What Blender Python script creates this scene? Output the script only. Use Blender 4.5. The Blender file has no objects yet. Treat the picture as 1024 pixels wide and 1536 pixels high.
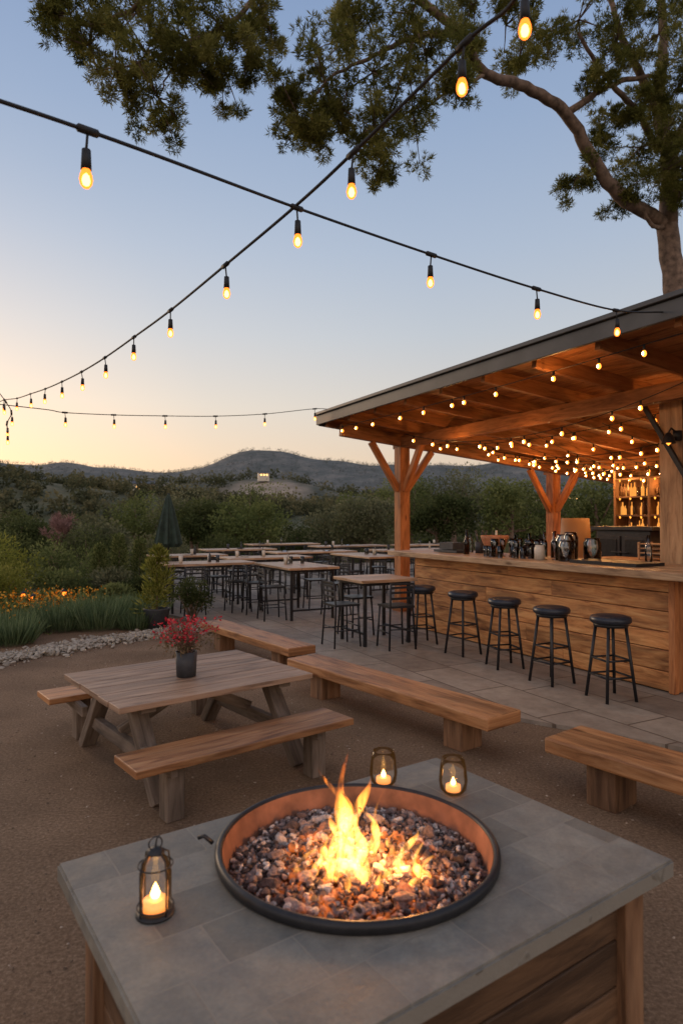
import bpy, math, random
import numpy as np
from mathutils import Vector, Matrix
random.seed(7); rng=np.random.default_rng(7)
S=bpy.context.scene
COL=S.collection
rad=math.radians

# ---------------------------------------------------------------- materials
def newmat(name):
    m=bpy.data.materials.new(name); m.use_nodes=True
    nt=m.node_tree; nt.nodes.clear()
    out=nt.nodes.new('ShaderNodeOutputMaterial')
    return m,nt,out
def ramp(nt,fac,cols):
    r=nt.nodes.new('ShaderNodeValToRGB')
    el=r.color_ramp.elements
    el[0].position=cols[0][0]; el[0].color=(*cols[0][1],1)
    el[1].position=cols[-1][0]; el[1].color=(*cols[-1][1],1)
    for p,c in cols[1:-1]:
        e=el.new(p); e.color=(*c,1)
    nt.links.new(fac,r.inputs[0]); return r.outputs[0]
def mixc(nt,f,a,b,mode='MIX'):
    m=nt.nodes.new('ShaderNodeMix'); m.data_type='RGBA'; m.blend_type=mode
    for s,v in ((m.inputs[0],f),(m.inputs[6],a),(m.inputs[7],b)):
        if hasattr(v,'is_output'): nt.links.new(v,s)
        elif isinstance(v,(int,float)): s.default_value=v
        else: s.default_value=(*v,1)
    return m.outputs[2]
def math_(nt,op,a,b=0.0,clamp=False):
    m=nt.nodes.new('ShaderNodeMath'); m.operation=op; m.use_clamp=clamp
    for s,v in ((m.inputs[0],a),(m.inputs[1],b)):
        if hasattr(v,'is_output'): nt.links.new(v,s)
        else: s.default_value=v
    return m.outputs[0]
def noise(nt,vec,scale,detail=4,rough=.55,dist=0):
    n=nt.nodes.new('ShaderNodeTexNoise'); n.inputs['Scale'].default_value=scale
    n.inputs['Detail'].default_value=detail; n.inputs['Roughness'].default_value=rough; n.inputs['Distortion'].default_value=dist
    if vec is not None: nt.links.new(vec,n.inputs['Vector'])
    return n.outputs['Fac']
def coords(nt,kind='Object',scale=(1,1,1),rot=(0,0,0)):
    t=nt.nodes.new('ShaderNodeTexCoord'); m=nt.nodes.new('ShaderNodeMapping')
    m.inputs['Scale'].default_value=scale; m.inputs['Rotation'].default_value=rot
    nt.links.new(t.outputs[kind],m.inputs[0]); return m.outputs[0]
def rnd(nt):
    a=nt.nodes.new('ShaderNodeAttribute'); a.attribute_name='rnd'; return a.outputs['Fac']
def bsdf(nt,out,col,rough=.7,metal=0,bump=None,bs=.3,bd=.01,spec=.4):
    b=nt.nodes.new('ShaderNodeBsdfPrincipled')
    if hasattr(col,'is_output'): nt.links.new(col,b.inputs['Base Color'])
    else: b.inputs['Base Color'].default_value=(*col,1)
    if hasattr(rough,'is_output'): nt.links.new(rough,b.inputs['Roughness'])
    else: b.inputs['Roughness'].default_value=rough
    b.inputs['Metallic'].default_value=metal
    b.inputs['Specular IOR Level'].default_value=spec
    if bump is not None:
        u=nt.nodes.new('ShaderNodeBump'); u.inputs['Strength'].default_value=bs; u.inputs['Distance'].default_value=bd
        nt.links.new(bump,u.inputs['Height']); nt.links.new(u.outputs[0],b.inputs['Normal'])
    nt.links.new(b.outputs[0],out.inputs['Surface']); return b

def wood(name,dark,mid,light,grain=13,rough=.6,var=.5,bs=.5):
    m,nt,out=newmat(name)
    v=coords(nt,'UV',(1.1,grain,1))
    n1=noise(nt,v,2.2,8,.62,.9)
    v2=coords(nt,'UV',(.7,3.2,1))
    n2=noise(nt,v2,1.7,3,.5,1.2)
    v3=coords(nt,'UV',(5,120,1))
    n3=noise(nt,v3,2,3,.6)
    c=ramp(nt,n1,[(.28,dark),(.47,mid),(.7,light)])
    k=ramp(nt,n2,[(.3,(.5,.47,.45)),(.5,(1,1,1)),(.75,(1.15,1.1,1.05))])
    c=mixc(nt,1.0,c,k,'MULTIPLY')
    vk=coords(nt,'UV',(1.6,5,1)); vo=nt.nodes.new('ShaderNodeTexVoronoi'); vo.inputs['Scale'].default_value=.9; nt.links.new(vk,vo.inputs['Vector'])
    kn=ramp(nt,vo.outputs['Distance'],[(.0,(.25,.2,.16)),(.05,(.5,.42,.36)),(.1,(1,1,1))])
    c=mixc(nt,1.0,c,kn,'MULTIPLY')
    f=math_(nt,'ADD',math_(nt,'MULTIPLY',n3,.45),.77)
    hs=nt.nodes.new('ShaderNodeHueSaturation'); nt.links.new(c,hs.inputs['Color'])
    val=math_(nt,'MULTIPLY',f,math_(nt,'ADD',math_(nt,'MULTIPLY',rnd(nt),var),1-var/2))
    nt.links.new(val,hs.inputs['Value'])
    h=math_(nt,'ADD',n1,math_(nt,'MULTIPLY',n3,.5))
    bsdf(nt,out,hs.outputs[0],rough,0,h,bs,.006)
    return m
def plain(name,col,rough=.5,metal=0,ns=20,amt=.25,bs=.15,spec=.4):
    m,nt,out=newmat(name)
    v=coords(nt,'Object'); n=noise(nt,v,ns,4)
    c=mixc(nt,1.0,col,ramp(nt,n,[(.3,(1-amt,)*3),(.7,(1+amt,)*3)]),'MULTIPLY')
    bsdf(nt,out,c,rough,metal,n,bs,.003,spec); return m
def emit(name,col,st):
    m,nt,out=newmat(name); e=nt.nodes.new('ShaderNodeEmission')
    e.inputs[0].default_value=(*col,1); e.inputs[1].default_value=st
    nt.links.new(e.outputs[0],out.inputs['Surface']); return m
def glassy(name,tint=(1,1,1),glow=None,gs=0,gf=.5,fr=1.45):
    m,nt,out=newmat(name)
    t=nt.nodes.new('ShaderNodeBsdfTransparent'); t.inputs[0].default_value=(*tint,1)
    g=nt.nodes.new('ShaderNodeBsdfGlossy'); g.inputs['Roughness'].default_value=.04
    f=nt.nodes.new('ShaderNodeFresnel'); f.inputs[0].default_value=fr
    mx=nt.nodes.new('ShaderNodeMixShader'); nt.links.new(f.outputs[0],mx.inputs[0]); nt.links.new(t.outputs[0],mx.inputs[1]); nt.links.new(g.outputs[0],mx.inputs[2])
    o=mx.outputs[0]
    if glow:
        e=nt.nodes.new('ShaderNodeEmission'); e.inputs[0].default_value=(*glow,1); e.inputs[1].default_value=gs
        m2=nt.nodes.new('ShaderNodeMixShader'); m2.inputs[0].default_value=gf
        nt.links.new(o,m2.inputs[1]); nt.links.new(e.outputs[0],m2.inputs[2]); o=m2.outputs[0]
    nt.links.new(o,out.inputs['Surface']); m.cycles.emission_sampling='NONE'; return m
def leaf(name,c1,c2,c3,tr=.35):
    m,nt,out=newmat(name)
    c=ramp(nt,rnd(nt),[(0,c1),(.5,c2),(1,c3)])
    d=nt.nodes.new('ShaderNodeBsdfDiffuse'); t=nt.nodes.new('ShaderNodeBsdfTranslucent')
    nt.links.new(c,d.inputs[0]); nt.links.new(c,t.inputs[0])
    mx=nt.nodes.new('ShaderNodeMixShader'); mx.inputs[0].default_value=tr
    nt.links.new(d.outputs[0],mx.inputs[1]); nt.links.new(t.outputs[0],mx.inputs[2]); nt.links.new(mx.outputs[0],out.inputs['Surface'])
    return m

M={}
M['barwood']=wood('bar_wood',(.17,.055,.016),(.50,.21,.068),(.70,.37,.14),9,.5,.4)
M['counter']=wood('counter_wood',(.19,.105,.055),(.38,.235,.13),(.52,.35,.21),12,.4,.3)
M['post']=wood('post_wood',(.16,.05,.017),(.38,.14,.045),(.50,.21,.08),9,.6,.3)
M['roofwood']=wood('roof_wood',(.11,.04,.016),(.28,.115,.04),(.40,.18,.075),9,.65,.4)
M['wall']=wood('wall_wood',(.22,.11,.05),(.42,.24,.12),(.55,.34,.18),8,.6,.3)
M['shelf']=wood('shelf_wood',(.06,.03,.015),(.15,.08,.04),(.22,.12,.06),8,.6,.3)
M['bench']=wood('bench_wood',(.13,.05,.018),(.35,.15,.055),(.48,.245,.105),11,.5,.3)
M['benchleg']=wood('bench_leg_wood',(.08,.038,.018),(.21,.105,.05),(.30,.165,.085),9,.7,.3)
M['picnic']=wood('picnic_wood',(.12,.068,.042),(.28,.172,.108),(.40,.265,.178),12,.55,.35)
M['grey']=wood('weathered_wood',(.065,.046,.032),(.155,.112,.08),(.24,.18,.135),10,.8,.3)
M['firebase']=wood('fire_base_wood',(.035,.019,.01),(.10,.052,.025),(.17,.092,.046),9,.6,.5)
M['tabletop']=wood('table_top_wood',(.2,.11,.06),(.42,.26,.15),(.55,.37,.24),10,.4,.3)
M['black']=plain('black_metal',(.02,.02,.022),.45,.3,30,.3,.1)
M['oven']=plain('dark_enamel',(.045,.045,.048),.4,.1,10,.3,.1)
M['leather']=plain('black_leather',(.02,.024,.034),.35,0,60,.3,.3)
M['roofmetal']=plain('roof_metal',(.07,.068,.067),.5,.2,3,.2,.05)
M['cable']=plain('black_cable',(.014,.014,.015),.6,0,40,.2,.1)
M['pot']=plain('dark_pot',(.04,.042,.047),.6,0,15,.25,.2)
M['terra']=plain('terracotta',(.42,.17,.08),.7,0,15,.25,.2)
M['cream']=plain('cream_ceramic',(.55,.49,.4),.5,0,15,.1,.1)
M['wick']=plain('glowing_candle_wax',(.7,.5,.3),.5,0,15,.1,.1)
b_=[n for n in M['wick'].node_tree.nodes if n.type=='BSDF_PRINCIPLED'][0]; b_.inputs['Emission Color'].default_value=(1,.28,.04,1); b_.inputs['Emission Strength'].default_value=1.3; M['wick'].cycles.emission_sampling='NONE'  # wax emits light itself, standing in for flame light scattered through it
M['umb']=plain('umbrella_fabric',(.025,.042,.03),.8,0,9,.35,.3)
M['bark']=plain('bark',(.165,.11,.078),.9,0,9,.55,1.0)
M['bark2']=plain('reddish_bark',(.27,.15,.13),.9,0,9,.4,.6)
M['copper']=plain('copper_bowl',(.22,.1,.06),.65,.1,9,.5,.35)
M['bulb']=glassy('amber_bulb',(1,.7,.4),(1,.20,.02),3.2,.85)
M['core']=emit('filament',(1,.66,.28),45)
M['rbulb']=emit('roof_bulb',(1,.29,.035),3.4); M['rbulb'].cycles.emission_sampling='NONE'
M['core'].cycles.emission_sampling='NONE'
M['glass']=glassy('clear_glass',(.93,.95,.95),None,0,0,1.7)
M['glow']=glassy('candle_glass',(.99,.98,.965),(1,.42,.1),.35,.03,1.22)  # slight emission painted into the glass as candle glow
M['cflame']=emit('candle_flame',(1,.5,.12),14); M['cflame'].cycles.emission_sampling='NONE'
M['botglow']=glassy('glowing_amber_bottle',(.7,.35,.1),(1,.42,.08),1.5,.5)  # bottles given emission to imitate shelf light shining through them

# ---------------------------------------------------------------- mesh builder
class MB:
    def __init__(s): s.v=[];s.f=[];s.uv=[];s.mi=[];s.rn=[];s.sm=[]
    def add(s,vs,fs,uvs,mi,sm,r=None):
        o=len(s.v); s.v+= [tuple(p) for p in vs]; r=random.random() if r is None else r
        for f,u in zip(fs,uvs):
            s.f.append([i+o for i in f]); s.uv.append(u); s.mi.append(mi); s.rn.append(r); s.sm.append(sm)
    def beam(s,p1,p2,w,h,mi=0,up=(0,0,1),taper=1.0):
        p1=Vector(p1);p2=Vector(p2);X=(p2-p1);L=X.length;X.normalize();up=Vector(up)
        if abs(X.dot(up))>.98: up=Vector((1,0,0)) if abs(X.x)<.9 else Vector((0,1,0))
        Y=up.cross(X).normalized();Z=X.cross(Y)
        loc=[(x,y,z) for x in(0,L) for y in(-w/2,w/2) for z in(-h/2,h/2)]
        vs=[p1+X*a+(Y*b+Z*c)*(taper if a>0 else 1) for a,b,c in loc]
        fs=[(0,1,3,2),(4,6,7,5),(0,4,5,1),(2,3,7,6),(0,2,6,4),(1,5,7,3)]
        ou,ov=random.random()*60,random.random()*60
        uvs=[]
        for i,f in enumerate(fs):
            if i<2: uvs.append([(loc[j][1]*.3+ou,loc[j][2]*1.0+ov) for j in f])
            else: uvs.append([(loc[j][0]+ou,loc[j][1]+loc[j][2]+ov) for j in f])
        s.add(vs,fs,uvs,mi,False)
    def box(s,c,sz,mi=0,rz=0):
        c=Vector(c);X=Vector((math.cos(rz),math.sin(rz),0));Y=Vector((-math.sin(rz),math.cos(rz),0));Z=Vector((0,0,1))
        if sz[2]>=max(sz[0],sz[1]): s.beam(c-Z*sz[2]/2,c+Z*sz[2]/2,sz[1],sz[0],mi,up=X)
        elif sz[0]>=sz[1]: s.beam(c-X*sz[0]/2,c+X*sz[0]/2,sz[1],sz[2],mi)
        else: s.beam(c-Y*sz[1]/2,c+Y*sz[1]/2,sz[0],sz[2],mi)
    def path(s,pts,rs,n=8,mi=0,caps=True):
        pts=[Vector(p) for p in pts]; 
        if not hasattr(rs,'__len__'): rs=[rs]*len(pts)
        vs=[];uvl=[];L=0;prev=None
        for i,p in enumerate(pts):
            d=(pts[min(i+1,len(pts)-1)]-pts[max(i-1,0)]).normalized()
            if prev is None:
                a=Vector((0,0,1)) if abs(d.z)<.9 else Vector((1,0,0)); A=d.cross(a).normalized()
            else:
                A=(prev-d*prev.dot(d)).normalized()
            prev=A;B=d.cross(A)
            if i: L+=(p-pts[i-1]).length
            for k in range(n):
                t=2*math.pi*k/n; vs.append(p+(A*math.cos(t)+B*math.sin(t))*rs[i]); uvl.append((L,k/n*.5))
        fs=[];uvs=[]
        for i in range(len(pts)-1):
            for k in range(n):
                f=(i*n+k,i*n+(k+1)%n,(i+1)*n+(k+1)%n,(i+1)*n+k); fs.append(f); uvs.append([uvl[j] for j in f])
        if caps:
            f=tuple(range(n))[::-1]; fs.append(f); uvs.append([(0,0)]*n)
            f=tuple(range((len(pts)-1)*n,len(pts)*n)); fs.append(f); uvs.append([(0,0)]*n)
        s.add(vs,fs,uvs,mi,True)
    def tube(s,a,b,r,r2=None,n=8,mi=0): s.path([a,b],[r,r if r2 is None else r2],n,mi)
    def lathe(s,c,prof,n=16,mi=0,lean=(0,0)):
        vs=[];c=Vector(c)
        for r,z in prof:
            for k in range(n):
                t=2*math.pi*k/n; vs.append((c.x+r*math.cos(t)+lean[0]*z,c.y+r*math.sin(t)+lean[1]*z,c.z+z))
        fs=[(i*n+k,i*n+(k+1)%n,(i+1)*n+(k+1)%n,(i+1)*n+k) for i in range(len(prof)-1) for k in range(n)]
        s.add(vs,fs,[[(0,0)]*4]*len(fs),mi,True)
    def build(s,name,mats,parent=None,bevel=0,loc=(0,0,0),rz=0):
        me=bpy.data.meshes.new(name); me.from_pydata(s.v,[],s.f)
        uv=me.uv_layers.new(name='UVMap'); uv.data.foreach_set('uv',[c for u in s.uv for p in u for c in p])
        me.polygons.foreach_set('material_index',s.mi); me.polygons.foreach_set('use_smooth',s.sm)
        a=me.attributes.new('rnd','FLOAT','FACE'); a.data.foreach_set('value',s.rn)
        for m in mats: me.materials.append(M[m] if isinstance(m,str) else m)
        me.update()
        o=bpy.data.objects.new(name,me); COL.objects.link(o); o.location=loc; o.rotation_euler[2]=rz
        if parent: o.parent=parent
        if bevel:
            b=o.modifiers.new('bev','BEVEL'); b.width=bevel; b.segments=2; b.limit_method='ANGLE'; b.angle_limit=rad(50)
        return o
def empty(name,loc=(0,0,0),rz=0):
    o=bpy.data.objects.new(name,None); COL.objects.link(o); o.location=loc; o.rotation_euler[2]=rz; o.empty_display_size=.1; return o
def link_copy(me,name,loc,rz=0,parent=None,sc=1,bevel=0):
    o=bpy.data.objects.new(name,me); COL.objects.link(o); o.location=loc; o.rotation_euler[2]=rz; o.scale=(sc,)*3
    if parent:o.parent=parent
    return o
def raw_mesh(name,V,F,rn,mats,parent=None,smooth=False,loc=(0,0,0)):
    V=np.asarray(V,np.float32);F=np.asarray(F,np.int32);k=F.shape[1]
    me=bpy.data.meshes.new(name); me.vertices.add(len(V)); me.vertices.foreach_set('co',V.ravel())
    me.loops.add(F.size); me.loops.foreach_set('vertex_index',F.ravel())
    me.polygons.add(len(F)); me.polygons.foreach_set('loop_start',np.arange(len(F),dtype=np.int32)*k)
    me.polygons.foreach_set('use_smooth',np.full(len(F),smooth))
    a=me.attributes.new('rnd','FLOAT','FACE'); a.data.foreach_set('value',np.asarray(rn,np.float32))
    for m in mats: me.materials.append(m)
    me.update(calc_edges=True); me.validate()
    o=bpy.data.objects.new(name,me); COL.objects.link(o); o.location=loc
    if parent:o.parent=parent
    return o
def unit(v): return v/np.maximum(np.linalg.norm(v,axis=1,keepdims=True),1e-6)
def leaves(name,P,D,L,W,rn,mat,parent=None,loc=(0,0,0)):
    n=len(P); D=unit(D); R=unit(rng.normal(size=(n,3))); Sd=unit(np.cross(D,R))
    L=np.broadcast_to(L,(n,))[:,None];W=np.broadcast_to(W,(n,))[:,None]
    V=np.stack([P,P+D*L*.5+Sd*W*.5,P+D*L,P+D*L*.5-Sd*W*.5],1).reshape(-1,3)
    F=np.arange(n*4).reshape(-1,4)
    return raw_mesh(name,V,F,np.clip(rn,0,1),[mat],parent,loc=loc)
def cloud(C,R,n,sq=.8,shell=.45):
    k=len(C); idx=np.repeat(np.arange(k),n); d=unit(rng.normal(size=(k*n,3)))
    r=rng.random(k*n)**shell
    off=d*(r*R[idx])[:,None]; off[:,2]*=sq
    return C[idx]+off,d,idx,r
import bmesh
def ico(sub):
    bm=bmesh.new(); bmesh.ops.create_icosphere(bm,subdivisions=sub,radius=1)
    v=np.array([x.co[:] for x in bm.verts]); f=np.array([[y.index for y in x.verts] for x in bm.faces]); bm.free(); return v,f
IV,IF=ico(2)
def stones(name,P,R,mats,parent=None,sq=.65,rough=.28,loc=(0,0,0)):
    n=len(P); V=np.repeat(IV[None],n,0)
    for k in range(3):
        d=unit(rng.normal(size=(n,3)))[:,None,:]; V=V*(1+rough*np.sin(3.1*(V*d).sum(2,keepdims=True)+rng.random((n,1,1))*6)*.6)
    V=V*rng.uniform(.65,1.2,size=(n,1,3)); V[:,:,2]*=sq
    a=rng.random(n)*6.28; ca,sa=np.cos(a)[:,None],np.sin(a)[:,None]
    t=rng.normal(size=n)*.35; ct,st=np.cos(t)[:,None],np.sin(t)[:,None]
    x,y,z=V[:,:,0],V[:,:,1],V[:,:,2]; y,z=y*ct-z*st,y*st+z*ct; x,y=x*ca-y*sa,x*sa+y*ca
    V=np.stack([x,y,z],2)*R[:,None,None]+P[:,None,:]
    F=(IF[None]+ (np.arange(n)*len(IV))[:,None,None]).reshape(-1,3)
    rn=np.repeat(rng.random(n),len(IF))
    return raw_mesh(name,V.reshape(-1,3),F,rn,mats,parent,loc=loc)

# ---------------------------------------------------------------- world + sun + camera
w=bpy.data.worlds.new("World"); S.world=w; w.use_nodes=True
nt=w.node_tree; nt.nodes.clear()
SUNAZ=rad(-42)
sk=nt.nodes.new('ShaderNodeTexSky'); sk.sky_type='NISHITA'; sk.sun_disc=False
sk.sun_elevation=rad(2); sk.sun_rotation=SUNAZ; sk.air_density=1.0; sk.dust_density=1.0; sk.ozone_density=1.5
tc=nt.nodes.new('ShaderNodeTexCoord'); sp=nt.nodes.new('ShaderNodeSeparateXYZ'); nt.links.new(tc.outputs['Generated'],sp.inputs[0])
vert=ramp(nt,sp.outputs['Z'],[(0,(.62,.45,.34)),(.09,(.66,.52,.42)),(.17,(.61,.56,.52)),(.27,(.50,.53,.58)),(.38,(.40,.47,.59)),(.52,(.29,.38,.55)),(.64,(.22,.31,.50)),(1,(.36,.38,.46))])  # zenith above the frame brightened to add fill light
dt=nt.nodes.new('ShaderNodeVectorMath'); dt.operation='DOT_PRODUCT'; dt.inputs[1].default_value=(math.sin(SUNAZ),math.cos(SUNAZ),0.05); nt.links.new(tc.outputs['Generated'],dt.inputs[0])
gl_=ramp(nt,dt.outputs['Value'],[(.62,(0,0,0)),(.86,(.13,.085,.04)),(.97,(.33,.2,.085)),(1,(.42,.26,.1))])
hz=ramp(nt,sp.outputs['Z'],[(0,(1,1,1)),(.12,(.9,.9,.9)),(.45,(.15,.2,.3)),(.7,(0,0,0))])
glow=mixc(nt,1,gl_,hz,'MULTIPLY')
c=mixc(nt,1,vert,glow,'ADD')
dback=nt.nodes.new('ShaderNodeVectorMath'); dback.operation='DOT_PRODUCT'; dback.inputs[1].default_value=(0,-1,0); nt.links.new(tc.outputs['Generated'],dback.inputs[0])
c=mixc(nt,1,c,ramp(nt,dback.outputs['Value'],[(.0,(0,0,0)),(1,(.72,.5,.36))]),'ADD')  # warm glow added to the unseen sky behind camera, brightens the foreground
nis=mixc(nt,1,sk.outputs[0],(.05,.05,.05),'MULTIPLY')
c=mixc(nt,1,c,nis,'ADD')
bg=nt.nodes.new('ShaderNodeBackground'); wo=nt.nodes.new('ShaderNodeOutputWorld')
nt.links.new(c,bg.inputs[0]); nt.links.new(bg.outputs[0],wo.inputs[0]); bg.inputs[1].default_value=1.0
sl=bpy.data.lights.new('sun','SUN'); sl.energy=.8; sl.angle=rad(14); sl.color=(1,.7,.45)
so=bpy.data.objects.new('sun',sl); COL.objects.link(so)
sd=Vector((math.sin(SUNAZ)*math.cos(rad(13)),math.cos(SUNAZ)*math.cos(rad(13)),math.sin(rad(13))))
so.rotation_euler=sd.to_track_quat('Z','Y').to_euler()
cam=bpy.data.cameras.new('camera'); co=bpy.data.objects.new('camera',cam); COL.objects.link(co); S.camera=co
cam.sensor_fit='VERTICAL'; cam.sensor_height=36; cam.lens=22.97; cam.clip_end=6000; cam.clip_start=.05
cam.dof.use_dof=True; cam.dof.focus_distance=4.5; cam.dof.aperture_fstop=3.2
co.location=(0,0,1.55); co.rotation_euler=(rad(90.7),0,0)
S.view_settings.view_transform='Standard'; S.view_settings.look='None'; S.view_settings.exposure=0

# ---------------------------------------------------------------- terrain
def ss(a,b,x):
    t=np.clip((x-a)/(b-a),0,1); return t*t*(3-2*t)
def H(x,y):
    R=np.sqrt(x*x+y*y); f=ss(-10,60,y)
    g=lambda cx,cy,sx,sy:np.exp(-((x-cx)/sx)**2-((y-cy)/sy)**2)
    h=-5*ss(22,60,R)
    h=h+(19*g(-125,170,72,60)+6*g(-45,190,60,50)+8*g(60,260,160,60)+24*g(-150,380,160,90)+13*g(120,400,220,90)+9*g(-36,345,38,30))*f
    far=75*np.exp(-((y-950)/260)**2)*(1+.05*np.sin(x*.011+1)+.03*np.sin(x*.031)+.01*np.sin(x*.083+2))*f
    h=h+far+31*g(-108,930,88,150)*f+12*g(190,930,120,150)*f+30*g(-800,900,350,300)*f+25*np.exp(-((R-1900)/500)**2)*(1-f)
    h=h+ss(70,160,R)*(1.2*np.sin(x*.06)*np.sin(y*.05+1))
    h=h+ss(450,700,R)*(5*np.sin(x*.021+y*.013)*np.sin(y*.019+1)+2*np.sin(x*.05+2)*np.sin(y*.043))*f
    return h
rs=np.concatenate([[.0],np.geomspace(1.5,4500,170)]); ths=np.linspace(0,2*np.pi,541)[:-1]
Rg,T=np.meshgrid(rs,ths,indexing='ij'); X=Rg*np.sin(T);Y=Rg*np.cos(T)
V=np.stack([X,Y,H(X,Y)],2).reshape(-1,3); nT=len(ths)
i,j=np.meshgrid(np.arange(len(rs)-1),np.arange(nT),indexing='ij')
F=np.stack([i*nT+j,(i+1)*nT+j,(i+1)*nT+(j+1)%nT,i*nT+(j+1)%nT],2).reshape(-1,4)[:,::-1]
m,nt,out=newmat('ground_material')
v=coords(nt,'Object')
n1=noise(nt,v,1.1,5,.6); n2=noise(nt,v,60,5,.75); n3=noise(nt,v,190,3,.7)
sand=ramp(nt,n2,[(.3,(.13,.082,.05)),(.5,(.25,.163,.102)),(.7,(.40,.28,.185))])
sand=mixc(nt,1,sand,ramp(nt,n1,[(.3,(.66,.64,.62)),(.7,(1.15,1.15,1.15))]),'MULTIPLY')
veg=ramp(nt,noise(nt,v,.5,6,.7),[(.3,(.035,.045,.018)),(.5,(.08,.085,.036)),(.75,(.19,.15,.08))])
hill=ramp(nt,noise(nt,v,.045,8,.75),[(.35,(.055,.062,.048)),(.52,(.11,.108,.08)),(.7,(.25,.2,.145))])
hazed_hill=ramp(nt,noise(nt,coords(nt,'Object',(1,1,2)),.035,10,.8),[(.38,(.085,.095,.088)),(.5,(.125,.13,.12)),(.66,(.21,.195,.17))])  # far hill tones greyed, distance haze painted into base colour
g=nt.nodes.new('ShaderNodeNewGeometry'); ln=nt.nodes.new('ShaderNodeVectorMath'); ln.operation='LENGTH'; nt.links.new(g.outputs['Position'],ln.inputs[0])
dist=math_(nt,'ADD',ln.outputs['Value'],math_(nt,'MULTIPLY',n1,2.0))
def mr(a,b,src=None):
    q=nt.nodes.new('ShaderNodeMapRange'); q.inputs[1].default_value=a; q.inputs[2].default_value=b; nt.links.new(src or dist,q.inputs[0]); return q.outputs[0]
c=mixc(nt,mr(11.5,15),sand,veg); c=mixc(nt,mr(80,300),c,hill)
# bare cut slope on the middle hill
dc=nt.nodes.new('ShaderNodeVectorMath'); dc.operation='DISTANCE'; dc.inputs[1].default_value=(-36,325,12); nt.links.new(g.outputs['Position'],dc.inputs[0])
bare=ramp(nt,noise(nt,v,.15,5,.7),[(.3,(.2,.16,.12)),(.7,(.42,.34,.26))])
c=mixc(nt,mr(30,18,math_(nt,'ADD',dc.outputs['Value'],math_(nt,'MULTIPLY',noise(nt,v,.1,4),12))),c,bare)
c=mixc(nt,mr(430,650),c,hazed_hill)
h=math_(nt,'ADD',n2,math_(nt,'MULTIPLY',n3,.6))
bsdf(nt,out,c,.95,0,h,1,.014,.15)
raw_mesh('ground',V,F,np.zeros(len(F)),[m],smooth=True)

# ---------------------------------------------------------------- patio paving
TH=math.atan2(.463,.886)
m,nt,out=newmat('patio_pavers')
v=coords(nt,'Object',(1,1,1),(0,0,-TH+rad(90)))
dn=nt.nodes.new('ShaderNodeTexNoise'); dn.inputs['Scale'].default_value=3; nt.links.new(v,dn.inputs['Vector'])
va=nt.nodes.new('ShaderNodeVectorMath'); va.operation='MULTIPLY_ADD'; va.inputs[1].default_value=(.03,.03,0)
nt.links.new(dn.outputs['Color'],va.inputs[0]); nt.links.new(v,va.inputs[2])
b=nt.nodes.new('ShaderNodeTexBrick'); nt.links.new(va.outputs[0],b.inputs['Vector'])
b.inputs['Color1'].default_value=(.0,.0,.0,1);b.inputs['Color2'].default_value=(1,1,1,1);b.inputs['Mortar'].default_value=(.5,.5,.5,1)
b.inputs['Scale'].default_value=1;b.inputs['Mortar Size'].default_value=.009;b.inputs['Mortar Smooth'].default_value=.3;b.inputs['Brick Width'].default_value=.85;b.inputs['Row Height'].default_value=.46
b.offset=.42; b.squash=1.3; b.squash_frequency=3
tile=ramp(nt,b.outputs['Color'],[(0,(.215,.17,.13)),(.5,(.28,.228,.178)),(1,(.36,.30,.235))])
n2=noise(nt,v,7,6,.7); n1=noise(nt,v,.9,4,.6)
tile=mixc(nt,1,tile,ramp(nt,n2,[(.3,(.72,.7,.68)),(.7,(1.2,1.2,1.18))]),'MULTIPLY')
tile=mixc(nt,1,tile,ramp(nt,n1,[(.3,(.75,.72,.69)),(.7,(1.1,1.1,1.1))]),'MULTIPLY')
c=mixc(nt,b.outputs['Fac'],tile,(.12,.085,.058))
h=math_(nt,'SUBTRACT',math_(nt,'MULTIPLY',n2,.35),b.outputs['Fac'])
bsdf(nt,out,c,.62,0,h,.6,.012)
poly=[(-2.9,10.7),(-1.6,9.3),(-.32,7.3),(.55,6.05),(1.38,5.06),(2.3,4.35),(3.6,3.2),(12,2),(14,24),(-6,23),(-4.9,13.6),(-3.7,12.2)]
bm=bmesh.new(); vs=[]
for k in range(len(poly)):
    a=Vector(poly[k]);b2=Vector(poly[(k+1)%len(poly)]); nseg=max(1,int((b2-a).length/.25)) if k<6 or k>8 else 1
    for q in range(nseg):
        p=a.lerp(b2,q/nseg); jit=.05 if nseg>1 else 0
        vs.append(bm.verts.new((p.x+random.uniform(-jit,jit),p.y+random.uniform(-jit,jit),.03)))
f=bm.faces.new(vs); r=bmesh.ops.extrude_face_region(bm,geom=[f])
bmesh.ops.translate(bm,vec=(0,0,-.05),verts=[x for x in r['geom'] if isinstance(x,bmesh.types.BMVert)])
bmesh.ops.recalc_face_normals(bm,faces=bm.faces)
me=bpy.data.meshes.new('patio'); bm.to_mesh(me); bm.free(); me.materials.append(m)
COL.objects.link(bpy.data.objects.new('patio',me))
PZ=.03

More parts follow.
